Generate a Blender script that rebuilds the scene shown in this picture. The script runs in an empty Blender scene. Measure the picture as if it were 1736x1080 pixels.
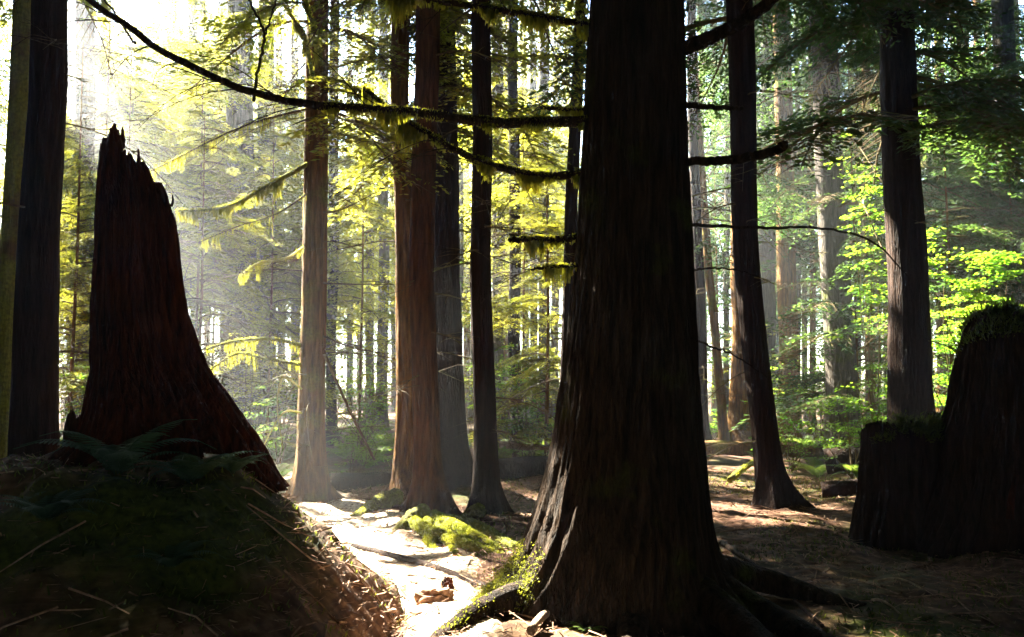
import bpy, math, random
import numpy as np
from mathutils import Vector
rng = np.random.default_rng(7)
random.seed(7)
R = math.radians
sc = bpy.context.scene
COL = sc.collection

# ------------------------------------------------------------------ camera
FPX, CX, CY, HOR = 1503.0, 868.0, 540.0, 650.0      # photograph pixels, 1736 x 1080
CAMH = 1.6
PITCH = math.atan((HOR - CY) / FPX)
cam_d = bpy.data.cameras.new('camera')
cam = bpy.data.objects.new('camera', cam_d)
COL.objects.link(cam)
cam_d.sensor_width = 36
cam_d.lens = 36 * FPX / 1736
cam_d.clip_end = 1000
cam.location = (0, 0, CAMH)
cam.rotation_euler = (R(90) + PITCH, 0, 0)
sc.camera = cam

# ------------------------------------------------------------------ light
SUN_AZ, SUN_EL = 42.0, 38.0            # degrees left of the view direction, above the horizon
S = np.array([-math.sin(R(SUN_AZ)) * math.cos(R(SUN_EL)), math.cos(R(SUN_AZ)) * math.cos(R(SUN_EL)), math.sin(R(SUN_EL))])
world = bpy.data.worlds.new('World')
sc.world = world
world.use_nodes = True
wn = world.node_tree
sky = wn.nodes.new('ShaderNodeTexSky')
sky.sky_type = 'NISHITA'
sky.sun_disc = False
sky.sun_elevation = R(SUN_EL)
sky.sun_rotation = R(-SUN_AZ)
sky.air_density = 1.0
sky.dust_density = 0.1
bg = wn.nodes['Background']
bg.inputs['Strength'].default_value = 0.05
wn.links.new(sky.outputs[0], bg.inputs['Color'])
sun_d = bpy.data.lights.new('sun', 'SUN')
sun_d.energy = 5.0
sun_d.angle = R(0.5)
sun_d.color = (1.0, 0.92, 0.74)
sun = bpy.data.objects.new('sun', sun_d)
COL.objects.link(sun)
sun.rotation_euler = Vector(S).to_track_quat('Z', 'Y').to_euler()
sun.location = (-20, 20, 25)
vs = sc.view_settings
vs.view_transform = 'Standard'
vs.look = 'None'
vs.gamma = 1
vs.exposure = 5.0
cy = sc.cycles
cy.max_bounces = 5
cy.diffuse_bounces = 3
cy.glossy_bounces = 2
cy.transmission_bounces = 3
cy.volume_bounces = 0
cy.sample_clamp_indirect = 4
cy.use_denoising = True

# ------------------------------------------------------------------ maths helpers
def at(px, py, D):
    """point at depth D (world y) seen at a photograph pixel"""
    xc = (px - CX) / FPX
    zc = -(py - CY) / FPX
    c, s = math.cos(PITCH), math.sin(PITCH)
    dy, dz = c - zc * s, s + zc * c
    k = D / dy
    return np.array([xc * k, D, CAMH + dz * k])

def _h(ix, iy, seed):
    n = (ix * 374761393 + iy * 668265263 + seed * 974634777) & 0xffffffff
    n = ((n ^ (n >> 13)) * 1274126177) & 0xffffffff
    return ((n ^ (n >> 16)) & 0xffff) / 65535.0

def vnoise(x, y, seed=0):
    x = np.asarray(x, float); y = np.asarray(y, float)
    ix = np.floor(x).astype(np.int64); iy = np.floor(y).astype(np.int64)
    fx = x - ix; fy = y - iy
    fx = fx * fx * (3 - 2 * fx); fy = fy * fy * (3 - 2 * fy)
    a = _h(ix, iy, seed); b = _h(ix + 1, iy, seed); c = _h(ix, iy + 1, seed); d = _h(ix + 1, iy + 1, seed)
    return (a * (1 - fx) + b * fx) * (1 - fy) + (c * (1 - fx) + d * fx) * fy

def fbm(x, y, seed=0, o=4):
    v = 0; a = .5; t = 0
    for i in range(o):
        v = v + a * vnoise(x * 2 ** i, y * 2 ** i, seed + i * 17); t += a; a *= .5
    return v / t

def sm(a, b, x):
    t = np.clip((np.asarray(x, float) - a) / (b - a), 0, 1)
    return t * t * (3 - 2 * t)

def ground(x, y):
    x = np.asarray(x, float); y = np.asarray(y, float)
    h = (fbm(x * .45 + 50, y * .45 + 50, 1) - .5) * .34 + (fbm(x * 2.1 + 9, y * 2.1 + 9, 5) - .5) * .08
    h = h * sm(1.0, 4.0, y) + 0.0
    # earth bank under the tall stump
    wob = (fbm(y * .8 + 3, x * .8, 9) - .5) * .35
    side = np.clip((-0.78 + wob * .4 - x) / 0.98, 0, 1) ** .85
    back = 1 - sm(6.2, 7.4, y)
    front = sm(2.4, 5.1, y + wob)
    left = 1 - .25 * sm(-3.2, -5.0, x)
    m = side * back * front * left
    h = h * (1 - .6 * m) + 1.04 * m + m * ((fbm(x * 1.6, y * 1.6, 21) - .5) * .30 + (fbm(x * 5.5, y * 5.5, 23) - .5) * .16)
    # gentle bank at the far side of the path and low ground ridges under the roots
    h = h + .10 * np.exp(-(((x + .5) / 1.3) ** 2 + ((y - 10.2) / .9) ** 2))
    h = h + .22 * sm(10.5, 14, y) * (1 - sm(15, 19, y)) * sm(-3.2, -1.5, x) * (1 - sm(1.5, 3.0, x))
    h = h + .28 * sm(3.2, 6.5, x) * sm(5.5, 8.5, y) * (1 - sm(12, 16, y)) * fbm(x * .7, y * .7, 31)
    h = h + .9 * sm(35, 80, y)
    return h

def g1(x, y):
    return float(ground(x, y))

# ------------------------------------------------------------------ mesh builder
class MB:
    def __init__(s):
        s.V = []; s.F = []; s.n = 0
    def add(s, V, F):
        V = np.asarray(V, float).reshape(-1, 3)
        s.V.append(V); s.F.append(np.asarray(F, np.int64).reshape(-1, 4) + s.n); s.n += len(V)
    def quads(s, Q):
        Q = np.asarray(Q, float).reshape(-1, 4, 3)
        if len(Q):
            s.add(Q.reshape(-1, 3), np.arange(len(Q) * 4).reshape(-1, 4))
    def tube(s, P, r, n=6, rough=0, cap=True):
        P = np.asarray(P, float); m = len(P)
        r = np.broadcast_to(np.asarray(r, float), (m,))
        T = np.gradient(P, axis=0)
        T /= np.linalg.norm(T, axis=1)[:, None] + 1e-9
        ref = np.array([0, 0, 1.]) if abs(T[:, 2]).mean() < .7 else np.array([0., 1, 0])
        A = np.cross(T, ref); A /= np.linalg.norm(A, axis=1)[:, None] + 1e-9
        B = np.cross(T, A)
        th = np.linspace(0, 2 * math.pi, n, endpoint=False)
        rr = r[:, None] * (1 + (rng.random((m, n)) - .5) * rough)
        V = P[:, None] + (A[:, None] * np.cos(th)[None, :, None] + B[:, None] * np.sin(th)[None, :, None]) * rr[..., None]
        i = np.arange(m - 1)[:, None] * n; j = np.arange(n)[None]; k = (j + 1) % n
        F = np.stack([i + j, i + k, i + n + k, i + n + j], -1).reshape(-1, 4)
        V = V.reshape(-1, 3)
        if cap:
            V = np.vstack([V, P[0], P[-1]])
            a, b = m * n, m * n + 1
            jj = np.arange(0, n, 2)
            F = np.vstack([F,
                np.stack([jj * 0 + a, (jj + 2) % n, (jj + 1) % n, jj], -1),
                np.stack([jj * 0 + b, (m - 1) * n + jj, (m - 1) * n + (jj + 1) % n, (m - 1) * n + (jj + 2) % n], -1)])
        s.add(V, F)
    def build(s, name, mat, parent=None, smooth=False, origin=None):
        V = np.vstack(s.V) if s.V else np.zeros((0, 3)); F = np.vstack(s.F) if s.F else np.zeros((0, 4), int)
        o0 = np.array(origin if origin is not None else (parent.location if parent else (0, 0, 0)), float)
        if parent is not None and parent.get('abs') is not None:
            o0 = np.array(parent['abs'], float)
        V = V - o0
        me = bpy.data.meshes.new(name)
        me.vertices.add(len(V)); me.vertices.foreach_set('co', V.astype(np.float32).ravel())
        me.loops.add(F.size); me.loops.foreach_set('vertex_index', F.astype(np.int32).ravel())
        me.polygons.add(len(F)); me.polygons.foreach_set('loop_start', (np.arange(len(F)) * 4).astype(np.int32))
        me.polygons.foreach_set('use_smooth', np.full(len(F), smooth))
        me.update(calc_edges=True)
        me.materials.append(mat)
        o = bpy.data.objects.new(name, me); COL.objects.link(o)
        if parent is not None:
            o.parent = parent
        elif origin is not None:
            o.location = origin
        return o

def tag(o, label=None, cat=None, group=None, kind=None):
    if label: o['label'] = label
    if cat: o['category'] = cat
    if group: o['group'] = group
    if kind: o['kind'] = kind
    return o

def empty(name, loc, label=None, cat=None, group=None):
    o = bpy.data.objects.new(name, None); COL.objects.link(o)
    o.location = [float(v) for v in loc]
    o.empty_display_size = .3
    return tag(o, label, cat, group)

def spline(P, n):
    P = np.asarray(P, float)
    d = np.r_[0, np.cumsum(np.linalg.norm(np.diff(P, axis=0), axis=1))]
    t = np.linspace(0, d[-1], n)
    # catmull-rom through arclength
    out = []
    for tt in t:
        i = min(max(np.searchsorted(d, tt) - 1, 0), len(P) - 2)
        u = (tt - d[i]) / max(d[i + 1] - d[i], 1e-9)
        p0 = P[max(i - 1, 0)]; p1 = P[i]; p2 = P[i + 1]; p3 = P[min(i + 2, len(P) - 1)]
        out.append(.5 * (2 * p1 + (p2 - p0) * u + (2 * p0 - 5 * p1 + 4 * p2 - p3) * u * u + (3 * p1 - p0 - 3 * p2 + p3) * u ** 3))
    return np.array(out)

# ------------------------------------------------------------------ materials
def mat(name, build):
    m = bpy.data.materials.new(name); m.use_nodes = True
    nt = m.node_tree
    build(nt, nt.nodes['Principled BSDF'], nt.nodes['Material Output'])
    return m

def noise_ramp(nt, cols, scale, detail=6, vec=None, stretch=None):
    tc = nt.nodes.new('ShaderNodeTexCoord')
    n = nt.nodes.new('ShaderNodeTexNoise'); n.inputs['Scale'].default_value = scale; n.inputs['Detail'].default_value = detail
    if stretch:
        mp = nt.nodes.new('ShaderNodeMapping'); mp.inputs['Scale'].default_value = stretch
        nt.links.new(tc.outputs['Object'], mp.inputs[0]); nt.links.new(mp.outputs[0], n.inputs['Vector'])
    else:
        nt.links.new(tc.outputs['Object'], n.inputs['Vector'])
    r = nt.nodes.new('ShaderNodeValToRGB')
    e = r.color_ramp.elements
    e[0].position, e[0].color = cols[0][0], (*cols[0][1], 1)
    e[1].position, e[1].color = cols[-1][0], (*cols[-1][1], 1)
    for p, c in cols[1:-1]:
        x = e.new(p); x.color = (*c, 1)
    nt.links.new(n.outputs['Fac'], r.inputs['Fac'])
    return n, r

def bark_mat(name, dark, light, moss=.0, mosscol=(.10, .12, .015), strength=.6):
    def b(nt, P, out):
        n, r = noise_ramp(nt, [(.30, dark), (.55, tuple((a + c) / 2 for a, c in zip(dark, light))), (.75, light)], 7, 8, stretch=(3.2, 3.2, .45))
        n2, r2 = noise_ramp(nt, [(.62 - moss * .35, (0, 0, 0)), (.78 - moss * .35, (1, 1, 1))], 2.1, 6)
        n3, r3 = noise_ramp(nt, [(.3, tuple(c * .45 for c in mosscol)), (.7, mosscol)], 30, 4)
        mx = nt.nodes.new('ShaderNodeMix'); mx.data_type = 'RGBA'
        nt.links.new(r2.outputs[0], mx.inputs[0]); nt.links.new(r.outputs[0], mx.inputs[6]); nt.links.new(r3.outputs[0], mx.inputs[7])
        if moss > 0: nt.links.new(mx.outputs[2], P.inputs['Base Color'])
        else: nt.links.new(r.outputs[0], P.inputs['Base Color'])
        P.inputs['Roughness'].default_value = .95
        P.inputs['Specular IOR Level'].default_value = .12
        bp = nt.nodes.new('ShaderNodeBump'); bp.inputs['Strength'].default_value = strength; bp.inputs['Distance'].default_value = .03
        n5, r5 = noise_ramp(nt, [(.42, (0, 0, 0)), (.58, (1, 1, 1))], 19, 6, stretch=(2.6, 2.6, .35))
        ad = nt.nodes.new('ShaderNodeMath'); ad.operation = 'ADD'
        nt.links.new(n.outputs['Fac'], ad.inputs[0]); nt.links.new(r5.outputs[0], ad.inputs[1])
        nt.links.new(ad.outputs[0], bp.inputs['Height']); nt.links.new(bp.outputs[0], P.inputs['Normal'])
    return mat(name, b)

def leaf_mat(name, c0, c1, t0, t1, fac=.5, scale=1.3):
    """reflecting colour c0..c1, transmitted colour t0..t1"""
    def b(nt, P, out):
        n, r = noise_ramp(nt, [(.35, c0), (.65, c1)], scale, 5)
        n2, r2 = noise_ramp(nt, [(.35, t0), (.65, t1)], scale, 5)
        nt.links.new(r.outputs[0], P.inputs['Base Color'])
        P.inputs['Roughness'].default_value = .7
        P.inputs['Specular IOR Level'].default_value = .2
        tr = nt.nodes.new('ShaderNodeBsdfTranslucent'); nt.links.new(r2.outputs[0], tr.inputs['Color'])
        ms = nt.nodes.new('ShaderNodeMixShader'); ms.inputs[0].default_value = fac
        nt.links.new(P.outputs[0], ms.inputs[1]); nt.links.new(tr.outputs[0], ms.inputs[2]); nt.links.new(ms.outputs[0], out.inputs['Surface'])
    return mat(name, b)

M = {}
M['bark_dark'] = bark_mat('dark_bark', (.008, .004, .003), (.035, .018, .012), .0)
M['bark_big'] = bark_mat('old_bark', (.005, .003, .002), (.050, .030, .018), .05, (.06, .07, .01), 1.0)
M['bark_lit'] = bark_mat('sunlit_bark', (.05, .022, .006), (.25, .12, .026), .0)  # cedar brown raised to orange for the sun and bounce on these trunks
M['bark_sienna'] = bark_mat('sienna_bark', (.03, .012, .004), (.13, .055, .017), .0)
M['bark_brown'] = bark_mat('brown_bark', (.05, .024, .008), (.21, .105, .028), .3, (.17, .15, .02))
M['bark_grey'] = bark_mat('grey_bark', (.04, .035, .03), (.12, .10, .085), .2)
M['bark_moss'] = bark_mat('mossy_bark', (.04, .025, .012), (.12, .08, .04), .8, (.20, .22, .03))
M['rotten'] = bark_mat('rotten_wood', (.008, .002, .001), (.080, .018, .006), .0, strength=.9)
M['wood'] = bark_mat('bleached_wood', (.16, .10, .06), (.42, .33, .24), .05)
M['twig'] = bark_mat('twig_bark', (.05, .035, .02), (.15, .11, .05), .3, (.14, .14, .03), .2)
M['needle'] = leaf_mat('backlit_needles', (.028, .050, .010), (.065, .095, .016), (.22, .26, .02), (.62, .58, .05), .55)  # backlight glow of the left trees put into the bright yellow transmitted colour
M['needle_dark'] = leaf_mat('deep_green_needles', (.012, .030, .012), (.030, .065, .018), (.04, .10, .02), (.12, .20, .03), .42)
M['broad'] = leaf_mat('fresh_green_leaves', (.030, .085, .010), (.075, .150, .015), (.12, .30, .012), (.34, .50, .03), .55)
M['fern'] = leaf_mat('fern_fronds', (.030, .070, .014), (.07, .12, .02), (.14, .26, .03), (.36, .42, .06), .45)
M['fern_dark'] = leaf_mat('shaded_fern_fronds', (.020, .045, .028), (.04, .07, .04), (.03, .08, .03), (.08, .14, .05), .3)  # dimmer bluish copy of the fern colours, for fronds in shade
M['moss'] = leaf_mat('hanging_moss', (.09, .10, .012), (.20, .20, .022), (.34, .36, .02), (.62, .58, .05), .5, 6)
M['ground_moss'] = leaf_mat('ground_moss', (.015, .025, .005), (.06, .075, .012), (.05, .08, .01), (.20, .22, .02), .4, 3)
M['root_moss'] = leaf_mat('root_moss', (.05, .06, .008), (.13, .14, .018), (.12, .14, .012), (.36, .36, .035), .45, 5)
M['lichen'] = leaf_mat('pale_lichen', (.20, .20, .06), (.34, .32, .10), (.35, .35, .1), (.6, .55, .2), .4, 6)

def g_build(nt, P, out):
    n, r = noise_ramp(nt, [(.30, (.030, .014, .009)), (.5, (.085, .042, .026)), (.72, (.20, .115, .07))], 9, 12)
    n2, r2 = noise_ramp(nt, [(.52, (0, 0, 0)), (.66, (1, 1, 1))], .55, 7)
    n3, r3 = noise_ramp(nt, [(.3, (.012, .020, .004)), (.7, (.055, .065, .010))], 25, 5)
    mx = nt.nodes.new('ShaderNodeMix'); mx.data_type = 'RGBA'
    nt.links.new(r2.outputs[0], mx.inputs[0]); nt.links.new(r.outputs[0], mx.inputs[6]); nt.links.new(r3.outputs[0], mx.inputs[7])
    nt.links.new(mx.outputs[2], P.inputs['Base Color'])
    P.inputs['Roughness'].default_value = .95
    P.inputs['Specular IOR Level'].default_value = .1
    bp = nt.nodes.new('ShaderNodeBump'); bp.inputs['Strength'].default_value = .8; bp.inputs['Distance'].default_value = .04
    n4 = nt.nodes.new('ShaderNodeTexNoise'); n4.inputs['Scale'].default_value = 18; n4.inputs['Detail'].default_value = 10
    nt.links.new(n4.outputs['Fac'], bp.inputs['Height']); nt.links.new(bp.outputs[0], P.inputs['Normal'])
M['ground'] = mat('forest_floor', g_build)
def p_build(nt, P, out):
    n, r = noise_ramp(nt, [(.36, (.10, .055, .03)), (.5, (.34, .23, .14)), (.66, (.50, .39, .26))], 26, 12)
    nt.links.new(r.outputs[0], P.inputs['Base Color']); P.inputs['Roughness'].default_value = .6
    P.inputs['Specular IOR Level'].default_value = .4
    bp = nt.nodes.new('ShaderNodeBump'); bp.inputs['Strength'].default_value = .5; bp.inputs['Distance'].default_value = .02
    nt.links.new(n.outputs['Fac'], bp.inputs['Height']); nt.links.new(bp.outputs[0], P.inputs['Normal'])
M['path'] = mat('sunlit_trodden_soil', p_build)  # soil lightened to carry the sunlight on the strip
M['litter'] = bark_mat('needle_litter', (.10, .05, .03), (.36, .23, .15), 0, strength=.1)

# ------------------------------------------------------------------ where the sun gets through the crowns
e1 = np.cross(S, [0, 0, 1.]); e1 /= np.linalg.norm(e1)
e2 = np.cross(S, e1)
def uvw(P):
    P = np.asarray(P, float)
    return np.stack([P @ e1, P @ e2, P @ S], -1)
ZONES = []   # (a, b, radius, share of leaves taken away)
def zone(a, b, r, k=1.0):
    ZONES.append((uvw(a), uvw(b), r, k))
def open_to_sun(C, ends=None):
    """mask of the leaves that may stay"""
    Q = uvw(C)
    keep = np.ones(len(Q), bool)
    rr = rng.random(len(Q))
    nz = fbm(Q[:, 0] * 2.2 + 77, Q[:, 1] * 2.2 + 77, 60, 3)
    for a, b, r, k in ZONES:
        ab = b[:2] - a[:2]
        t = np.clip(((Q[:, :2] - a[:2]) @ ab) / (ab @ ab + 1e-9), 0, 1)
        d = np.linalg.norm(Q[:, :2] - a[:2] - t[:, None] * ab, axis=1)
        w = a[2] + t * (b[2] - a[2])
        rad = r * (1 + (nz - .5) * .9)
        keep &= ~((d < rad) & (Q[:, 2] > w + 2.0) & (rr < k))
    return keep

def gz(px, py, lift=0.0):
    """ground point seen at a pixel"""
    D = 4.0
    for _ in range(400):
        p = at(px, py, D)
        if p[2] <= g1(p[0], p[1]) + .01: break
        D += .06
    return np.array([p[0], p[1], p[2] + lift])

zone((-4.4, 17, 0), (-1.9, 9.5, 0), .55)
zone((-1.9, 9.5, 0), (-.75, 6.2, 0), .55)
zone((-.75, 6.4, 0), (-.5, 5.0, 0), .55)
zone((-.9, 8.3, .1), (.1, 7.6, .1), .35, .75)
zone((-2.65, 11.6, 0), (-2.6, 11.6, 7), .30)            # slim lit tree
zone((-1.45, 11.6, 0), (-1.45, 11.6, 5), .35)           # red pair
zone((-1.2, 10, 0), (-1.1, 10, 4.5), .22)
zone((-.9, 9.4, .1), (-.3, 8.9, .2), .30, .85)          # mossy roots
zone((-.25, 5.5, 0), (.40, 6, 1.9), .17, .95)
zone((-.45, 5.5, 0), (.15, 5.9, .8), .38, .97)
zone((-1.2, 7.6, 0), (-.4, 6.9, 0), .45, .9)             # left flank of the big tree
zone(at(760, 198, 6), at(560, 183, 5.8), .15, .9)      # mossy limbs
zone(at(620, 183, 5.8), at(280, 90, 5.4), .12, .8)
zone(at(850, 285, 6.2), at(620, 150, 6.2), .14, .95)
zone(at(990, 180, 6), at(935, 740, 5.9), .10, .95)
zone(at(1000, 402, 6), at(862, 405, 6), .11, 1)
zone(at(1250, 740, 23), at(1258, 420, 23), .6, .9)
zone(at(1200, 800, 15), at(1300, 760, 20), .5, .9)
zone(at(1225, 790, 16), at(1195, 800, 16), .6, .9)
zone(at(1640, 440, 14), at(1690, 520, 14), 2.2, 1)
zone(at(1480, 350, 18), at(1560, 560, 18), 1.7, .97)
zone(at(1250, 300, 30), at(1450, 600, 30), 1.6, .5)
zone(at(525, 30, 11.6), at(525, 120, 11.6), .5, .9)
zone((-15, 28, 13), (-2, 38, 16), 5.5, .95)
zone(at(1690, 200, 22), at(1560, 420, 22), 1.2, .8)
zone((-9, 21, 9.5), (-2, 23, 11), 2.2, .9)
zone(at(1420, 380, 24), at(1560, 620, 24), 1.6, .6)
zone((-3, 20, 9), (2, 27, 12), 2.6, .85)
zone((-20, 32, 15), (-3, 46, 17), 6.0, .85)
zone(at(5, 945, 4.4), at(25, 945, 4.4), .10, 1)

# ------------------------------------------------------------------ foliage templates
def spray(fine=True, seed=0, lw=1.0):
    """a drooping conifer bough of length 1: leaf quads and wood tubes"""
    r = np.random.default_rng(seed)
    Q = []; W = []
    n = 26 if fine else 18
    bend = r.uniform(.18, .42)
    ax = lambda t: np.array([t, .05 * math.sin(t * 5 + seed), -.06 * t + .08 * math.sin(t * 3) - bend * t * t])
    W.append((np.array([ax(t) for t in np.linspace(0, 1, 7)]), np.linspace(.012, .003, 7)))
    for i in range(n):
        t = .10 + .88 * (i + r.random() * .6) / n
        for sd in (-1, 1):
            if r.random() < .12: continue
            l = (.42 * (1 - t) ** .7 + .08) * r.uniform(.6, 1.15)
            a = R(r.uniform(42, 68)) * sd
            d = np.array([math.cos(a), math.sin(a), r.uniform(-.35, -.02)])
            o = ax(t)
            step = .024 if fine else .034
            m = max(2, int(l / step))
            s_ = np.linspace(.1, 1, m)[:, None]
            c = o + d * l * s_ + np.array([0, 0, -.22]) * l * s_ ** 2 + r.normal(0, .006, (m, 3))
            if fine:
                W.append((np.array([o, o + d * l * .5 + [0, 0, -.22 * l * .25], o + d * l + [0, 0, -.22 * l]]), np.array([.003, .002, .001])))
            for sg in ((-1, 1) if fine else (0,)):
                la = a + sg * R(48) + r.normal(0, .3, m)
                ll = (.042 if fine else .070) * r.uniform(.7, 1.3, m) * lw
                ww = (.0075 if fine else .015) * lw * r.uniform(.7, 1.3, m)
                u = np.stack([np.cos(la), np.sin(la), r.uniform(-.5, .1, m)], -1)
                v = np.stack([-np.sin(la), np.cos(la), r.normal(0, .45, m)], -1)
                Q.append(np.stack([c, c + u * ll[:, None] * .5 + v * ww[:, None], c + u * ll[:, None], c + u * ll[:, None] * .5 - v * ww[:, None]], 1))
    return np.concatenate(Q), W

FINE = [spray(True, s) for s in range(5)]
MID = [spray(False, s + 20) for s in range(5)]
def clump(seed, n=46):
    """rough leafy clump radius ~1 for crowns high above the view"""
    r = np.random.default_rng(seed)
    c = r.normal(0, .42, (n, 3)) * [1, 1, .35]
    a = r.uniform(0, 6.28, n); l = r.uniform(.16, .34, n)
    u = np.stack([np.cos(a), np.sin(a), r.normal(0, .3, n)], -1); v = np.stack([-np.sin(a), np.cos(a), r.normal(0, .3, n)], -1)
    return np.stack([c, c + u * l[:, None] * .5 + v * l[:, None] * .28, c + u * l[:, None], c + u * l[:, None] * .5 - v * l[:, None] * .28], 1)
CLUMP = [clump(s) for s in range(5)]

def place(Q, pos, az, pitch, sc_, roll=0):
    """rotate a template (N,4,3): roll about x, pitch about y, az about z"""
    cr, sr = math.cos(roll), math.sin(roll); cp, sp = math.cos(pitch), math.sin(pitch); ca, sa = math.cos(az), math.sin(az)
    Rx = np.array([[1, 0, 0], [0, cr, -sr], [0, sr, cr]]); Ry = np.array([[cp, 0, -sp], [0, 1, 0], [sp, 0, cp]]); Rz = np.array([[ca, -sa, 0], [sa, ca, 0], [0, 0, 1]])
    return (Q @ (Rz @ Ry @ Rx).T) * sc_ + pos

def boughs(leaf, wood, pos, az, pitch, L, fine, twigs=True, thr=1.0):
    T = (FINE if fine else MID)[rng.integers(5)]
    Q = place(T[0], pos, az, pitch, L, rng.uniform(-.3, .3))
    if thr < 1: Q = Q[rng.random(len(Q)) < thr]
    k = open_to_sun(Q[:, 0])
    leaf.quads(Q[k])
    if k.mean() > .25 or pos[2] < 8:
        for i, (P, r) in enumerate(T[1]):
            if i and (not fine or not twigs): break
            wood.tube(place(P, pos, az, pitch, L), r * L, 4 if i else 5, cap=False)

# ------------------------------------------------------------------ ground
def make_ground():
    ys = np.r_[np.linspace(-14, 1.4, 14), np.linspace(1.6, 14, 260), 14 + 126 * (np.linspace(.01, 1, 120) ** 1.7)]
    xs = np.r_[-90 + np.linspace(0, 1, 40) ** .6 * 82, np.linspace(-7.7, 8.2, 340), 8.4 + np.linspace(0, 1, 40) ** 1.6 * 82]
    X, Y = np.meshgrid(xs, ys)
    near = (sm(1, 3, Y) * (1 - sm(13, 20, Y)))
    Z = ground(X, Y) + near * ((fbm(X * 7, Y * 7, 40) - .5) * .06 + (fbm(X * 22, Y * 22, 44, 2) - .5) * .022)
    m, n = X.shape
    i = np.arange(m - 1)[:, None] * n + np.arange(n - 1)[None]
    F = np.stack([i, i + 1, i + n + 1, i + n], -1).reshape(-1, 4)
    b = MB(); b.add(np.stack([X, Y, Z], -1).reshape(-1, 3), F)
    o = b.build('ground', M['ground'], smooth=True)
    tag(o, kind='structure')
make_ground()

# trodden path: sheet above the ground, sunlight put into its pale colour and outline
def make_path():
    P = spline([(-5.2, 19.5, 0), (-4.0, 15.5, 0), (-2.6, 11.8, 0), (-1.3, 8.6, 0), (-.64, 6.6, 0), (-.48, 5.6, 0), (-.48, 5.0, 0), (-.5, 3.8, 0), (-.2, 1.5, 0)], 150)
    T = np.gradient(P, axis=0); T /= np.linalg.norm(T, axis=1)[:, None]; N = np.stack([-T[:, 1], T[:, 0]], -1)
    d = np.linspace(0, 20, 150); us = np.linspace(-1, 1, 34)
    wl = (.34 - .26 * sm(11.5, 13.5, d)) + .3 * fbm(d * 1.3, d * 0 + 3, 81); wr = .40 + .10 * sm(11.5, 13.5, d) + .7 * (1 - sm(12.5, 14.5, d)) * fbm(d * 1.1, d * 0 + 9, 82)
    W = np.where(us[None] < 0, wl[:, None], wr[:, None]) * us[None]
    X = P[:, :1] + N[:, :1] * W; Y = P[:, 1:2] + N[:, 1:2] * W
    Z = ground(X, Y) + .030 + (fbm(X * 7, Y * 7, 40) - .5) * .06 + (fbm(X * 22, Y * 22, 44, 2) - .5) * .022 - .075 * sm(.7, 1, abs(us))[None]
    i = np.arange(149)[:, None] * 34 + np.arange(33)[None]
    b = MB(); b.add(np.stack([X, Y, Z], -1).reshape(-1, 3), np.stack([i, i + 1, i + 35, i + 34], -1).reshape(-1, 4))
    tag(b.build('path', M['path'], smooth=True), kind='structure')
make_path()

# ------------------------------------------------------------------ trunks
def trunk_mesh(mb, axis, rad, n=28, ridge=.06, flare=(), seed=0, freq=9):
    """axis: (m,3) points bottom to top, rad: (m,) radii; flare: (azimuth, reach, height, width)"""
    m = len(axis)
    th = np.linspace(0, 2 * math.pi, n, endpoint=False)
    z = axis[:, 2] - axis[0, 2]
    rr = np.repeat(rad[:, None], n, 1)
    TH, Z = np.meshgrid(th, z)
    cx_, cy_ = np.cos(TH), np.sin(TH)
    nz = fbm(cx_ * freq * .35 + seed * 3.1 + 20, cy_ * freq * .35 + Z * .9 + 20, seed, 4)
    nz2 = np.abs(fbm(cx_ * freq + 40 + seed, cy_ * freq + Z * 1.3 + 40, seed + 5, 3) - .5) * 2
    rr = rr * (1 + (nz - .5) * ridge * 2 - (1 - nz2) ** 4 * ridge * 1.2)
    for az, reach, hh, wd in flare:
        d = (TH - az + math.pi) % (2 * math.pi) - math.pi
        rr = rr + reach * np.exp(-(d / wd) ** 2) * np.clip(1 - Z / hh, 0, 1) ** 2.6
    V = axis[:, None] + np.stack([cx_ * rr, cy_ * rr, np.zeros_like(rr)], -1)
    i = np.arange(m - 1)[:, None] * n; j = np.arange(n)[None]; k = (j + 1) % n
    F = np.stack([i + j, i + k, i + n + k, i + n + j], -1).reshape(-1, 4)
    mb.add(V.reshape(-1, 3), F)

def dead_branch(mb, p, az, L, up=.0, r=.012, nt=9, fork=True):
    s = rng.uniform(-.5, .5)
    t = np.linspace(0, 1, 7)
    a = az + s * t
    P = np.stack([np.cumsum(np.cos(a)) * L / 7, np.cumsum(np.sin(a)) * L / 7, up * L * t - rng.uniform(.1, .45) * L * t ** 2], -1) + p
    P = np.vstack([p, P])
    mb.tube(P, np.linspace(r, r * .25, 8), 5, cap=False)
    if fork:
        for _ in range(nt):
            i = rng.integers(2, 7); q = P[i]; b = a[min(i, 6)] + rng.choice([-1, 1]) * rng.uniform(.5, 1.2); l = L * rng.uniform(.12, .4)
            e = q + np.array([math.cos(b), math.sin(b), rng.uniform(-.5, .15)]) * l
            mid = (q + e) / 2 + [0, 0, .05 * l]
            mb.tube([q, mid, e], [r * .4, r * .3, r * .12], 4, cap=False)

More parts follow.
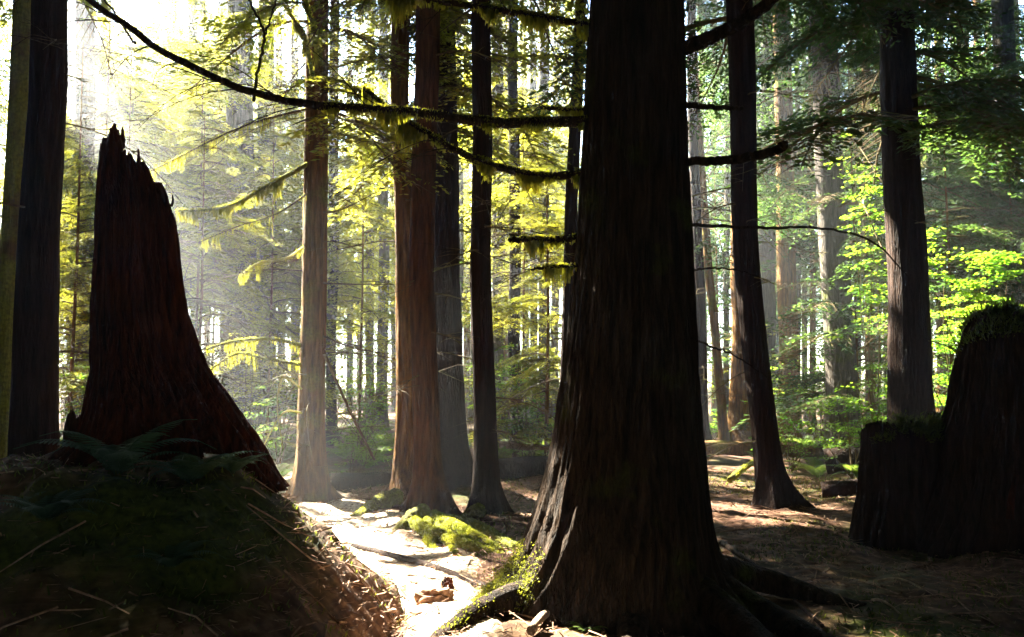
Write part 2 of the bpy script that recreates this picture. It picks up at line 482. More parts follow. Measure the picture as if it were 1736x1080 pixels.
def moss_strands(mb, P, r, dens=90, ln=(.03, .12), hang=True):
    """tufts clothing a limb along polyline P of radius r"""
    P = np.asarray(P); r = np.broadcast_to(r, (len(P),))
    seg = np.linalg.norm(np.diff(P, axis=0), axis=1); cum = np.r_[0, np.cumsum(seg)]
    n = int(cum[-1] * dens * 2.6)
    t = rng.random(n) * cum[-1]
    C = np.stack([np.interp(t, cum, P[:, k]) for k in range(3)], -1); rr = np.interp(t, cum, r)
    gap = fbm(t * 6 + P[0, 0] * 9, t * 0 + .5, 3, 3)
    T = (P[-1] - P[0]) / np.linalg.norm(P[-1] - P[0])
    A = np.cross(T, [0, 0, 1]); A /= np.linalg.norm(A)
    B = np.cross(A, T)
    ang = rng.uniform(0, 2 * math.pi, n)
    N = A * np.cos(ang)[:, None] + B * np.sin(ang)[:, None]
    under = N[:, 2] < -.1
    L = np.where(under & hang, rng.uniform(ln[0], ln[1], n) * (gap * 2.4) ** 3, .014)
    w = np.where(under, .0055, .0055) * rng.uniform(.6, 1.4, n)
    d = np.where(under[:, None], np.stack([rng.normal(0, .12, n), rng.normal(0, .12, n), -np.ones(n)], -1), N + rng.normal(0, .4, (n, 3)))
    kp = rng.random(n) < np.clip((gap - .38) * 5, .12, 1)
    C, N, rr, d, L, w = C[kp], N[kp], rr[kp], d[kp], L[kp], w[kp]; n = len(C)
    side = np.cross(d, rng.normal(0, 1, (n, 3))); side /= np.linalg.norm(side, axis=1)[:, None] + 1e-9
    o = C + N * rr[:, None] * .85
    mb.quads(np.stack([o - side * w[:, None], o + side * w[:, None], o + side * w[:, None] * .5 + d * L[:, None], o - side * w[:, None] * .5 + d * L[:, None]], 1))

TREES = []
def tree(pt, pb, D, wt, wb, bark, label, row=None, H=20, crown=None, dead=0, seed=None, group=None, needle='needle', flare=.5,
         name='conifer_tree', mid=None, n=None, cl=1.0, crown_scale=1.0):
    """pt, pb: pixel column of the trunk at row 0 and at its foot; D depth; wt, wb widths in pixels.
    crown: (bottom height, bough count, bough length)"""
    seed = len(TREES) if seed is None else seed
    k = D / FPX
    base = at(pb, 740, D); base[2] = g1(base[0], D) - .06
    top = at(pt, 0, D)
    hs = np.r_[np.linspace(0, 1.2, 9), np.linspace(1.5, max(top[2], 4), 16), np.linspace(max(top[2], 4) + .7, H, 8)]
    frac = hs / top[2]
    bow = 0
    axis = np.stack([base[0] + (top[0] - base[0]) * frac, np.full(len(hs), D), base[2] + hs], -1)
    if mid is not None:
        axis[:, 0] += mid * k * np.sin(np.clip(frac, 0, 1) * math.pi)
    axis[:, 0] += (fbm(hs * .35 + seed * 7, hs * 0 + seed, 2, 2) - .5) * .12
    w0 = wb * k / 2; w1 = wt * k / 2
    rad = np.where(frac < 1, w0 + (w1 - w0) * frac, w1 * (1 - .75 * (hs - top[2]) / max(H - top[2], .1)))
    rad = np.maximum(rad, .015) * (1 + flare * np.exp(-hs / (1.2 * w0 + .25)))
    root = empty(name, base, label, 'tree', group)
    mb = MB()
    near = D < 14
    fl = [(rng.uniform(0, 6.28), w0 * rng.uniform(.6, 1.6), rng.uniform(.5, 1.1), rng.uniform(.22, .4)) for _ in range(5)] if D < 26 else []
    trunk_mesh(mb, axis, rad, n or (44 if near else 20 if D < 28 else 10), .07 if near else .05, fl, seed)
    mb.build('trunk', M[bark], root, smooth=True)
    if dead:
        for _ in range(dead):
            w = MB()
            h = rng.uniform(.8, top[2] * 1.0)
            p = np.array([np.interp(h, hs, axis[:, 0]), D, base[2] + h])
            dead_branch(w, p, rng.uniform(0, 6.28), rng.uniform(.6, 1.7 if pb > 700 else 3.0) * (1 if D > 9 else .5), rng.uniform(-.2, .15), rng.uniform(.006, .013) * (1 if D < 20 else 1.6))
            w.build('dead_branch', M['twig'], root)
    if crown:
        c0, cn, cl_ = crown
        lf, wd = MB(), MB()
        fine = D < 25
        for i in range(cn):
            h = c0 + (H - c0) * (i + rng.random()) / cn
            p = np.array([np.interp(h, hs, axis[:, 0]), D, base[2] + h])
            L = cl_ * (1 - .72 * (h - c0) / (H - c0)) * rng.uniform(.65, 1.2)
            vis_top = CAMH + D * .45
            if p[2] > vis_top + 1.6 + L * .5:
                az = rng.uniform(0, 6.28)
                q = p + np.array([math.cos(az), math.sin(az), -.15]) * L * .55
                Q = place(CLUMP[rng.integers(5)], q, az, 0, L * .6)
                lf.quads(Q[open_to_sun(Q[:, 0])])
            else:
                boughs(lf, wd, p, rng.uniform(0, 6.28), rng.uniform(-.35, .12), L, fine, twigs=D < 16)
        if lf.n: cr = lf.build('crown', M[needle], root)
        if wd.n: wd.build('branches', M['twig'], root)
    TREES.append(root)
    return root, axis, rad, hs

G_MID = 'tree trunks standing around the path'
# near and middle trees, left to right
tree(40, 10, 9.5, 34, 34, 'bark_moss', 'mossy green trunk cut by the left edge of the photo', H=18, crown=(6, 40, 2.0))
tree(82, 62, 7.6, 58, 80, 'bark_dark', 'thick dark trunk just left of the tall broken stump', H=20, crown=(7, 50, 2.2), dead=6)
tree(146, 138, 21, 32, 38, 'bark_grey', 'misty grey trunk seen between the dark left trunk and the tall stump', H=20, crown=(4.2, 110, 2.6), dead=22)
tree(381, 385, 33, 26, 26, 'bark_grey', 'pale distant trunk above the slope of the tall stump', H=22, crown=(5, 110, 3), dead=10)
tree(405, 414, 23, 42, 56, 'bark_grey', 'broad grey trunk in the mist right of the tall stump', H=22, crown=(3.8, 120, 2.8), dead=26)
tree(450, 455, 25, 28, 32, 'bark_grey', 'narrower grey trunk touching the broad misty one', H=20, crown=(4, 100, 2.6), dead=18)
tA = tree(538, 528, 11.6, 38, 46, 'bark_brown', 'slim golden lit trunk between the tall stump and the red pair', H=19, crown=(4.9, 60, 2.2), dead=26, flare=.7)
tree(567, 563, 23, 17, 18, 'bark_dark', 'thin straight trunk just right of the slim golden one', H=18, crown=(4.0, 90, 2.2), dead=16)
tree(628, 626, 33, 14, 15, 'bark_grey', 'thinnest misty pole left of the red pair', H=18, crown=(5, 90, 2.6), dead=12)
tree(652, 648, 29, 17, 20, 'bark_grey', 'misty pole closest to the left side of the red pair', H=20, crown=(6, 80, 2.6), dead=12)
tree(682, 684, 11.8, 32, 36, 'bark_lit', 'left trunk of the orange red pair, lit along its side', H=19, crown=(6.5, 40, 2.2), dead=8, flare=1.0)
tree(724, 722, 10.2, 42, 44, 'bark_sienna', 'right trunk of the orange red pair above the mossy roots', H=20, crown=(6.2, 44, 2.3), dead=8, flare=.6)
tree(736, 744, 13.2, 72, 80, 'bark_dark', 'widest dark trunk directly behind the orange red pair', H=22, crown=(5.2, 90, 2.3), dead=26, flare=.5)
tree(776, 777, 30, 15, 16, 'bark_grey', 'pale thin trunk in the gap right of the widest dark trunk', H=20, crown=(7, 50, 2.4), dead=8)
tree(815, 822, 10.3, 34, 38, 'bark_dark', 'straight dark trunk standing alone left of the great tree', H=19, crown=(6.3, 40, 2.2), dead=12, flare=.8)
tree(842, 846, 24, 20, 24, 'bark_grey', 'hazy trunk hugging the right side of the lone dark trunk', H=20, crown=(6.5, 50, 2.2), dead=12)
tree(869, 874, 20, 18, 22, 'bark_dark', 'narrow dark trunk halfway between lone trunk and great tree', H=20, crown=(5.2, 60, 2.3), dead=20)
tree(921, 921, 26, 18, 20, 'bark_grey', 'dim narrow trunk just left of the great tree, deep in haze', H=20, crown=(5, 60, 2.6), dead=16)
tree(985, 950, 12.5, 20, 26, 'bark_dark', 'dark trunk half hidden behind the left flank of the great tree', H=17, crown=(6, 30, 2), dead=5)
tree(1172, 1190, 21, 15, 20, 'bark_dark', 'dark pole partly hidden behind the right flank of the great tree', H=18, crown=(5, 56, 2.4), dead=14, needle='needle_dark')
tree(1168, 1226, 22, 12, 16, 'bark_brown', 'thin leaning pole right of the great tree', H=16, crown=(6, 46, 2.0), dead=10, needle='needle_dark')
tree(1256, 1258, 22.5, 34, 38, 'bark_lit', 'orange sunlit trunk behind the curved dark trunk', H=20, crown=(6.5, 70, 2.4), dead=10, flare=.9, needle='needle_dark')
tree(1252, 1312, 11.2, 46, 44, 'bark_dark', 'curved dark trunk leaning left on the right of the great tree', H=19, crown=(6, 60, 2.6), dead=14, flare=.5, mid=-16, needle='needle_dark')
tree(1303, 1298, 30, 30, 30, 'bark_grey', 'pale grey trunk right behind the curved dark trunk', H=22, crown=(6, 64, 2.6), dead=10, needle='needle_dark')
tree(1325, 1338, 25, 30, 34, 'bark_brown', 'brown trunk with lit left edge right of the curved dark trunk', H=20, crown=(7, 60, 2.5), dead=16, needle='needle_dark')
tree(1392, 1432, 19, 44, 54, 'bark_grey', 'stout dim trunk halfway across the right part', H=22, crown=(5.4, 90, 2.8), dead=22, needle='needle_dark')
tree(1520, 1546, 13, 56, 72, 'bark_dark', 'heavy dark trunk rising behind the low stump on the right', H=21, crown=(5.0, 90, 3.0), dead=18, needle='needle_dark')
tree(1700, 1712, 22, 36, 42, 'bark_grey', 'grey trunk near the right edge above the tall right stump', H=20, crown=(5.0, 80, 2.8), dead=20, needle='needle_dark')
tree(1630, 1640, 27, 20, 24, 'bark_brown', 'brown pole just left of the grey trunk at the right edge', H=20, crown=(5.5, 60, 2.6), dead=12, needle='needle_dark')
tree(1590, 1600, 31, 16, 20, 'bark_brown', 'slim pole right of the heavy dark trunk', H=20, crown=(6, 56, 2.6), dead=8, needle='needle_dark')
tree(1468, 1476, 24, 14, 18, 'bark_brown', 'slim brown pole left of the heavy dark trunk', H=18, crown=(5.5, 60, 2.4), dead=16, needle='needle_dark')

# far pole stand
used = [146, 381, 405, 450]
GAPS = [(-60, 60, 'at the left edge behind the mossy trunk'), (104, 158, 'in the gap between dark left trunk and tall stump'), (160, 300, 'above the jagged top of the tall stump'),
        (300, 505, 'between tall stump and golden trunk'), (505, 556, 'next to the golden trunk'), (556, 664, 'between golden trunk and red pair'), (664, 785, 'over the red pair'), (785, 842, 'beside the lone dark trunk'), (842, 975, 'between lone trunk and great tree'),
        (975, 1238, 'between great tree and orange trunk'), (1238, 1345, 'around the curved dark trunk'), (1345, 1392, 'left of the stout dim trunk'), (1392, 1500, 'between stout dim trunk and heavy dark trunk'),
        (1500, 1590, 'behind the heavy dark trunk'), (1590, 1800, 'above the tall black right stump')]
FAR = {}
def far(o, px, what):
    g = next(x[2] for x in GAPS if x[0] <= px < x[1])
    FAR.setdefault((what, g), []).append((px, o))
ORD = ['leftmost', 'second', 'third', 'fourth', 'fifth', 'sixth', 'seventh', 'eighth', 'ninth', 'tenth']
def name_far():
    for (what, g), L in FAR.items():
        L.sort(key=lambda t: t[0])
        for i, (px, o) in enumerate(L):
            o['label'] = ('lone ' + what if len(L) == 1 else (ORD[i] + (' ' if i == 0 else ' from left ') + what)) + ' ' + g
def understorey(n, dmin):
    gaps = [(104, 158, 1), (320, 505, 3), (556, 664, 2), (785, 800, .3), (842, 955, 3), (1185, 1238, 1), (1282, 1300, .3), (1325, 1395, 1.5), (1440, 1500, 1.5), (1580, 1625, 1)]
    out = []
    for a, b, w in gaps:
        for _ in range(max(1, round(n * w / 14.6))):
            out.append(random.uniform(a, b))
    return out
def filler(px, D, w, side):
    nd = 'needle' if px < 1000 else 'needle_dark'  # backlit-coloured needles left of the great tree, dark ones right
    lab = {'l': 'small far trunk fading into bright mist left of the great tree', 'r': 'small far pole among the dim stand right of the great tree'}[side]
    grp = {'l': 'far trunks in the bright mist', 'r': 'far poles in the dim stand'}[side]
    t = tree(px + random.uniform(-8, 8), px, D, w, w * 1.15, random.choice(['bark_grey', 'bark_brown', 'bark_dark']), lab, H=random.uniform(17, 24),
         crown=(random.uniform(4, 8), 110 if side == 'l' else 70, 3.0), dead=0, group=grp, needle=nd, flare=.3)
    far(t[0], px, 'far misty trunk' if side == 'l' else 'small far pole')
for px, D, w in [(-30, 26, 20), (30, 34, 14), (118, 40, 14), (185, 33, 16), (240, 44, 12), (300, 38, 14), (335, 28, 16), (352, 50, 10), (478, 42, 12), (500, 36, 14), (592, 44, 10),
                 (610, 52, 9), (668, 46, 10), (790, 44, 11), (802, 36, 13), (858, 40, 12), (893, 44, 11), (905, 34, 12), (940, 38, 13), (962, 48, 10), (205, 58, 9), (425, 60, 9), (545, 56, 9)]:
    filler(px, D, w, 'l')
for px, D, w in [(1195, 34, 10), (1212, 40, 9), (1232, 30, 10), (1283, 38, 10), (1352, 32, 10), (1366, 36, 9), (1378, 30, 10), (1402, 42, 9), (1452, 34, 12), (1490, 38, 10),
                 (1503, 30, 12), (1578, 42, 10), (1612, 38, 10), (1662, 34, 12), (1680, 44, 9), (1722, 32, 13), (1745, 27, 18), (1318, 46, 9), (1438, 48, 9), (1530, 50, 9), (1640, 52, 9)]:
    filler(px, D, w, 'r')

# ------------------------------------------------------------------ the great tree
def great_tree():
    D = 6.2
    k = D / FPX
    rows = np.array([1080, 1040, 1000, 960, 920, 880, 830, 780, 740, 680, 600, 500, 400, 250, 100, 0, -150])
    Lx = np.array([752, 800, 836, 864, 884, 899, 915, 928, 936, 945, 956, 968, 976, 985, 993, 1000, 1006])
    Rx = np.array([1262, 1250, 1238, 1226, 1216, 1208, 1201, 1196, 1191, 1186, 1181, 1177, 1173, 1166, 1162, 1160, 1156])
    z = np.array([at(1000, r, D)[2] for r in rows])
    lx = np.array([at(p, r, D)[0] for p, r in zip(Lx, rows)]); rx = np.array([at(p, r, D)[0] for p, r in zip(Rx, rows)])
    base = np.array([.85, D, g1(.85, D)])
    hs = np.r_[np.linspace(base[2] - .15, 5.2, 150), np.linspace(5.4, 21, 12)]
    l = np.interp(hs, z, lx); r = np.interp(hs, z, rx)
    top = hs > z[-1]
    c = (l + r) / 2; rad = (r - l) / 2
    rad = np.where(top, rad * (1 - .8 * (hs - z[-1]) / (21 - z[-1])), rad)
    axis = np.stack([c, np.full(len(hs), D), hs], -1)
    t = empty('conifer_tree', base, 'great black conifer trunk with flared foot and mossy limbs in the foreground', 'tree')
    mb = MB()
    fl = [(R(186), .10, .8, .25), (R(222), .32, .8, .22), (R(262), .26, .7, .22), (R(300), .42, .7, .2), (R(335), .5, .7, .2), (R(5), .3, .8, .25), (R(90), .4, .8, .4), (R(150), .25, .7, .25)]
    trunk_mesh(mb, axis, rad, 200, .05, fl, 3, 16)
    V = mb.V[0]                      # the foot spreads sideways more than towards the viewer
    w = np.clip(.66 / np.repeat(rad, 200), 0, 1)
    V[:, 1] = D + (V[:, 1] - D) * w
    foot = V.reshape(-1, 200, 3)
    mb.build('trunk', M['bark_big'], t, smooth=True)
    # surface roots
    for P, r0, r1 in [([(.4, 6.05, .25), (.12, 5.86, .14), (-.1, 5.72, .07), (-.3, 5.56, .02), (-.48, 5.35, -.04), (-.6, 5.0, -.12)], .12, .05),
                      ([(.95, 6.1, .30), (.78, 5.7, .10), (.70, 5.35, .0), (.66, 5.0, -.10)], .15, .05),
                      ([(1.1, 6.2, .35), (1.55, 5.95, .10), (1.85, 5.5, .03), (2.0, 5.1, .01), (2.2, 4.7, -.05)], .13, .02),
                      ([(1.2, 5.8, .2), (1.4, 5.3, .08), (1.5, 4.9, .02), (1.75, 4.4, -.05)], .12, .04),
                      ([(1.4, 6.4, .25), (1.9, 6.5, .1), (2.3, 6.3, .0), (2.6, 6.4, -.08)], .12, .03)]:
        P = np.array(P); P[:, 2] += ground(P[:, 0], P[:, 1]) 
        Q = spline(P, 26)
        b = MB(); b.tube(Q, np.linspace(r0, r1, 26), 14, .10)
        b.build('root', M['bark_big'], t, smooth=True)
    # moss on the lit left flank and root
    b = MB()
    hsel = (hs > base[2] - .1) & (hs < base[2] + .5)
    F_ = foot[hsel][:, 90:126].reshape(-1, 3); hh = (F_[:, 2] - base[2]) / .5
    F_ = F_[rng.random(len(F_)) < np.clip(.8 - .8 * hh, 0, 1)]
    F_ = F_[fbm(F_[:, 0] * 9 + F_[:, 1] * 5, F_[:, 2] * 9, 12) > .44]
    F_ = np.repeat(F_, 60, 0) + rng.normal(0, .022, (len(F_) * 60, 3))
    dd = rng.normal(0, 1, (len(F_), 3)) * .6 + [-.5, -.4, -.3]; dd = dd / np.linalg.norm(dd, axis=1)[:, None] * .012; sd = rng.normal(0, .0025, (len(F_), 3))
    b.quads(np.stack([F_ - sd, F_ + sd, F_ + sd * .4 + dd, F_ - sd * .4 + dd], 1))
    P = np.array([(.12, 5.86, .14), (-.1, 5.72, .07), (-.3, 5.56, .02), (-.46, 5.35, -.04)]); P[:, 2] += ground(P[:, 0], P[:, 1])
    moss_strands(b, spline(P, 12), .09, 500, (.01, .03), False)
    b.build('moss', M['root_moss'], t)
    # limbs
    limbs = [
        ([(1040, 205, 6.2), (1005, 204, 6.15), (900, 207, 6.1), (820, 206, 6.0), (700, 190, 5.9), (610, 184, 5.85), (530, 178, 5.8), (440, 160, 5.7), (360, 130, 5.6), (280, 90, 5.5), (215, 45, 5.4), (150, 0, 5.3), (90, -60, 5.2)], 9.5, 4, 1),
        ([(1040, 290, 6.2), (1000, 293, 6.2), (930, 298, 6.2), (880, 292, 6.2), (820, 275, 6.2), (760, 248, 6.2), (700, 212, 6.25), (650, 178, 6.3), (615, 148, 6.3)], 8, 4.5, 1),
        ([(1040, 402, 6.2), (1000, 402, 6.2), (940, 407, 6.15), (900, 406, 6.1), (862, 406, 6.1)], 7.5, 5, 1),
        ([(1040, 48, 6.2), (1010, 42, 6.2), (930, 32, 6.2), (850, 17, 6.2), (790, 8, 6.2), (700, -4, 6.2), (600, -40, 6.2)], 7, 4, 1),
        ([(430, 172, 5.72), (436, 120, 5.68), (448, 62, 5.62), (432, 20, 5.6), (410, -20, 5.6)], 2.6, 1.6, 0),
        ([(448, 62, 5.62), (462, 20, 5.6), (475, -20, 5.6)], 1.8, 1, 0),
        ([(230, 75, 5.5), (205, 40, 5.4), (190, 15, 5.3), (160, -15, 5.3)], 2, 1, 0),
        ([(1010, 452, 6.2), (960, 451, 6.1), (900, 456, 6.0)], 4, 2, 1),
        ([(1020, 186, 6.3), (960, 186, 6.4), (915, 183, 6.5)], 5, 3, 1),
        ([(1130, 90, 6.1), (1165, 80, 6.0), (1230, 52, 5.8), (1280, 22, 5.6), (1330, -20, 5.4)], 13, 9, 0),
        ([(1140, 178, 6.2), (1180, 180, 6.2), (1220, 182, 6.2), (1262, 184, 6.2)], 6, 3.5, 0),
        ([(1130, 275, 6.1), (1170, 274, 6.0), (1230, 272, 5.9), (1290, 262, 5.8), (1336, 245, 5.75)], 7, 8, 0),
        ([(1150, 378, 6.2), (1200, 383, 6.3), (1290, 386, 6.5), (1400, 388, 6.8), (1480, 410, 7.0), (1540, 470, 7.2)], 3.5, 1.2, 0),
        ([(1150, 460, 6.2), (1230, 455, 6.2), (1290, 470, 6.2)], 2.2, .8, 0),
        ([(1150, 565, 6.0), (1200, 585, 5.8), (1245, 602, 5.7), (1300, 640, 5.6)], 2.2, .8, 0)]
    for P, w0, w1, mossy in limbs:
        Q = spline(np.array([at(*p) for p in P]), 40)
        Q[2:] += (rng.random((38, 3)) - .5) * .012
        rr = np.linspace(w0, w1, 40) * k
        rr[-1] *= .5
        b = MB(); b.tube(Q, rr, 9, .18)
        if mossy:
            for _ in range(16 if len(P) > 10 else 5 if len(P) > 6 else 2):
                i = rng.integers(14, 39); dead_branch(b, Q[i], rng.uniform(2.0, 4.3), rng.uniform(.2, .9), rng.uniform(-.3, .5), .0045, 8)
        br = b.build('branch', M['bark_big'], t, smooth=True)
        if mossy:
            br['abs'] = list(t.location)
            b = MB(); c = 22 if len(P) > 10 else 40
            moss_strands(b, Q[:c], rr[:c] * .95, (800 if len(P) > 10 else 1200) if w0 > 5 else 500, (.008, .022 if len(P) > 10 else .042))
            b.build('moss', M['moss'], br)
            del br['abs']
    # crown high above the picture
    lf = MB()
    for _ in range(420):
        h = rng.uniform(7.5, 20); a = rng.uniform(0, 6.28); d = rng.uniform(.4, 4.2) * (1 - .5 * (h - 7.5) / 13)
        Q = place(CLUMP[rng.integers(5)], np.array([.85 + math.cos(a) * d, D + math.sin(a) * d, h]), a, 0, 1.15)
        lf.quads(Q[open_to_sun(Q[:, 0])])
    lf.build('crown', M['needle_dark'], t)
great_tree()

# mossy limbs and twigs of the middle trees
def limb(tr, pts, D, w0, w1, m='twig', moss=0, name='branch'):
    Q = spline(np.array([at(p[0], p[1], p[2] if len(p) > 2 else D) for p in pts]), 22)
    k = D / FPX
    b = MB(); rr = np.linspace(w0, w1, 22) * k; b.tube(Q, rr, 7, .2)
    for _ in range(4):
        i = rng.integers(5, 20); dead_branch(b, Q[i], rng.uniform(0, 6.28), rng.uniform(.2, .5), -.1, .004, 4)
    br = b.build(name, M[m], tr, smooth=True)
    if moss:
        br['abs'] = list(tr.location)
        c = MB(); moss_strands(c, Q, rr, moss * .7, (.01, .05)); c.build('moss', M['moss'], br)
        del br['abs']
A = tA[0]
limb(A, [(528, 275), (490, 296), (450, 317), (400, 345), (350, 356), (300, 357)], 11.5, 4.5, 2, 'bark_moss', 900)
limb(A, [(520, 185), (440, 205), (380, 228), (300, 268), (235, 300)], 11.4, 2.2, 1, 'twig', 250)
limb(A, [(515, 420), (480, 440), (440, 445), (405, 470)], 11.4, 2.4, 1, 'lichen', 300)
limb(A, [(518, 330), (470, 362), (400, 385), (340, 410)], 11.3, 1.6, .8, 'twig', 120)
limb(A, [(548, 360), (580, 355), (640, 325)], 11.5, 1.8, .8, 'twig', 120)
limb(A, [(548, 480), (600, 482), (665, 482)], 11.5, 1.6, .8)
limb(A, [(548, 570), (600, 590), (660, 600)], 11.5, 1.6, .8)
limb(A, [(550, 600), (590, 690), (635, 780)], 11.4, 3, 2)
limb(A, [(510, 585), (460, 575), (400, 578), (350, 592)], 11.5, 3.4, 2, 'bark_moss', 300)
limb(A, [(510, 618), (450, 608), (400, 600), (340, 640)], 11.5, 3, 1.5, 'bark_moss', 300)
limb(A, [(512, 700), (480, 700), (450, 750), (440, 770)], 11.3, 1.8, .8, 'lichen')
limb(A, [(512, 660), (480, 640), (470, 690), (480, 760)], 11.3, 1.6, .8, 'lichen')
limb(A, [(530, 130), (515, 60), (490, 20), (480, -20)], 11.4, 4, 3, 'bark_moss', 1200)
limb(A, [(545, 110), (535, 60), (520, 10), (515, -20)], 11.2, 5, 3, 'bark_moss', 1400)

# mossy roots under the red pair
def mossy_root(tr, pts, r0, r1, moss=900, name='root'):
    P = np.array([gz(p[0], p[1], p[2]) for p in pts])
    Q = spline(P, 18)
    Q = spline(P, 40); rr = np.linspace(r0, r1, 40) * (.7 + .9 * fbm(np.linspace(0, 9, 40) + r0 * 90, np.zeros(40) + r1 * 70, 4, 3))
    b = MB(); b.tube(Q, rr, 14, .25)
    br = b.build(name, M['bark_moss'], tr, smooth=True)
    if moss:
        br['abs'] = list(tr.location)
        c = MB(); moss_strands(c, Q, rr, moss * 2, (.02, .05), False); c.build('moss', M['root_moss'], br)
        del br['abs']
PB = TREES[11]
mossy_root(PB, [(722, 885, .10), (700, 892, .08), (680, 902, .03), (655, 912, -.02)], .09, .03, 0)
mossy_root(PB, [(735, 892, .10), (775, 912, .10), (815, 925, .05), (850, 932, -.02)], .06, .03, 1500)
mossy_root(PB, [(700, 898, .06), (740, 922, .08), (790, 936, .07), (825, 938, -.03)], .07, .03, 1700)
mossy_root(PB, [(728, 892, .06), (722, 915, .05), (735, 932, .0), (745, 942, -.04)], .06, .02, 900)
mossy_root(PB, [(745, 900, .05), (765, 925, .05), (770, 940, .01), (790, 950, -.04)], .05, .02, 900)
mossy_root(PB, [(780, 912, .05), (800, 930, .04), (840, 938, .0), (860, 945, -.04)], .04, .02, 700)
mossy_root(PB, [(745, 890, .06), (800, 900, .06), (860, 925, .03), (890, 935, -.03)], .06, .03, 300)
mossy_root(TREES[10], [(672, 858, .12), (640, 866, .08), (600, 880, .0)], .10, .04, 600)
mossy_root(TREES[14], [(815, 880, .10), (795, 884, .06), (775, 890, -.02)], .07, .03, 1500)

# ------------------------------------------------------------------ stumps
def stump(prof, D, toprow, label, name='tree_stump', n=200, ridge=.09, ydepth=.85, hole=None, m='rotten', jag=.10, seed=5, spikes=(), mossy=False):
    """prof: rows of (pixel row, left column, right column), bottom first; toprow: [(column,row)...]"""
    prof = np.array(prof, float); k = D / FPX
    z = np.array([at(868, r, D)[2] for r in prof[:, 0]])
    lx = np.array([at(p, r, D)[0] for r, p in prof[:, :2]]); rx = np.array([at(p, r, D)[0] for r, _, p in prof])
    tx = np.array([at(c, r, D)[0] for c, r in toprow]); tz = np.array([at(c, r, D)[2] for c, r in toprow])
    m_ = 90
    th = np.linspace(0, 2 * math.pi, n, endpoint=False)
    def shell(scale, mb):
        V = np.zeros((m_, n, 3))
        for j, a in enumerate(th):
            ca, sa = math.cos(a), math.sin(a)
            # height of the rim in this direction
            zz = z[-1]
            for _ in range(6):
                c = (np.interp(zz, z, lx) + np.interp(zz, z, rx)) / 2; r_ = (np.interp(zz, z, rx) - np.interp(zz, z, lx)) / 2
                zz = float(np.interp(c + r_ * ca, tx, tz))
            zz += (vnoise(a * 9, seed, 3) - .5) * jag * 2 + (vnoise(a * 23, seed, 8) - .5) * jag + (-.10 if sa > 0 else 0)
            zs = z[0] + (zz - z[0]) * np.linspace(0, 1, m_)
            l = np.interp(zs, z, lx); r = np.interp(zs, z, rx); c = (l + r) / 2; rr = (r - l) / 2
            nz = fbm(np.full(m_, ca * 3.4 + 30), sa * 3.4 + zs * .8 + 30, seed, 4) - .5 + (fbm(np.full(m_, a * 9), zs * 4, seed + 2, 4) - .5) * .5
            n2 = np.abs(fbm(np.full(m_, a * 8.5), zs * .9 + 9, seed + 4, 4) - .5) * 2
            f = (1 + nz * ridge * 2 - (1 - n2) ** 5 * ridge * 1.6) * scale
            V[:, j, 0] = c + rr * ca * f; V[:, j, 1] = D + np.minimum(rr, .75) * sa * ydepth * f; V[:, j, 2] = zs
        i = np.arange(m_ - 1)[:, None] * n; jj = np.arange(n)[None]; kk = (jj + 1) % n
        F = np.stack([i + jj, i + kk, i + n + kk, i + n + jj], -1).reshape(-1, 4)
        Vf = V.reshape(-1, 3)
        if hole:
            cen = Vf[F].mean(1)
            py_ = HOR - (cen[:, 2] - CAMH) / cen[:, 1] * FPX; px_ = CX + cen[:, 0] / cen[:, 1] * FPX
            F = F[~((px_ > hole[0]) & (px_ < hole[2]) & (py_ > hole[1]) & (py_ < hole[3]))]
        mb.add(Vf, F)
        return V
    mb = MB()
    Vo = shell(1.0, mb); Vi = shell(.80, mb)
    rim = np.stack([Vo[-1], np.roll(Vo[-1], -1, 0), np.roll(Vi[-1], -1, 0), Vi[-1]], 1); mb.quads(rim)
    for px, r0, r1, w in spikes:
        a = at(px, r0, D); b = at(px + 2, r1, D)
        mb.tube(spline([a, (a + b) / 2 + [.01, 0, 0], b], 6), np.linspace(w * k, w * k * .15, 6), 6, .3)
    c = (lx[0] + rx[0]) / 2
    o = mb.build(name, M[m], smooth=True, origin=(c, D, z[0]))
    tag(o, label, 'tree stump')
    if mossy:
        F_ = Vo[int(m_ * .88):].reshape(-1, 3); F_ = F_[(fbm(F_[:, 0] * 6, F_[:, 2] * 6 + F_[:, 1] * 4, seed) > .47) & (rng.random(len(F_)) < .8)]
        F_ = np.repeat(F_, 5, 0) + rng.normal(0, .02, (len(F_) * 5, 3))
        dd = (F_ - [c, D, F_[:, 2].mean() - .4]); dd = dd / np.linalg.norm(dd, axis=1)[:, None] + rng.normal(0, .5, dd.shape)
        dd *= rng.uniform(.01, .05, (len(F_), 1)); sd = rng.normal(0, .004, (len(F_), 3))
        b = MB(); b.quads(np.stack([F_ - sd, F_ + sd, F_ + sd * .4 + dd, F_ - sd * .4 + dd], 1))
        o['abs'] = list(o.location); b.build('moss', M['ground_moss'], o); del o['abs']
    return o
stump([(830, 60, 492), (800, 88, 470), (770, 105, 448), (735, 140, 428), (690, 152, 398), (655, 156, 374), (620, 159, 350), (530, 158, 320), (440, 160, 303), (380, 162, 298), (330, 164, 285), (285, 168, 268), (225, 172, 262)],
      6.3, [(150, 275), (167, 262), (178, 250), (196, 246), (206, 224), (218, 250), (230, 262), (238, 284), (262, 288), (272, 318), (285, 345), (298, 385), (310, 420)],
      'tall broken reddish stump with jagged top on the earth bank at left', hole=(347, 766, 384, 792), spikes=[(205, 250, 215, 7), (232, 290, 252, 6), (290, 350, 330, 3), (184, 262, 243, 5)], jag=.05)
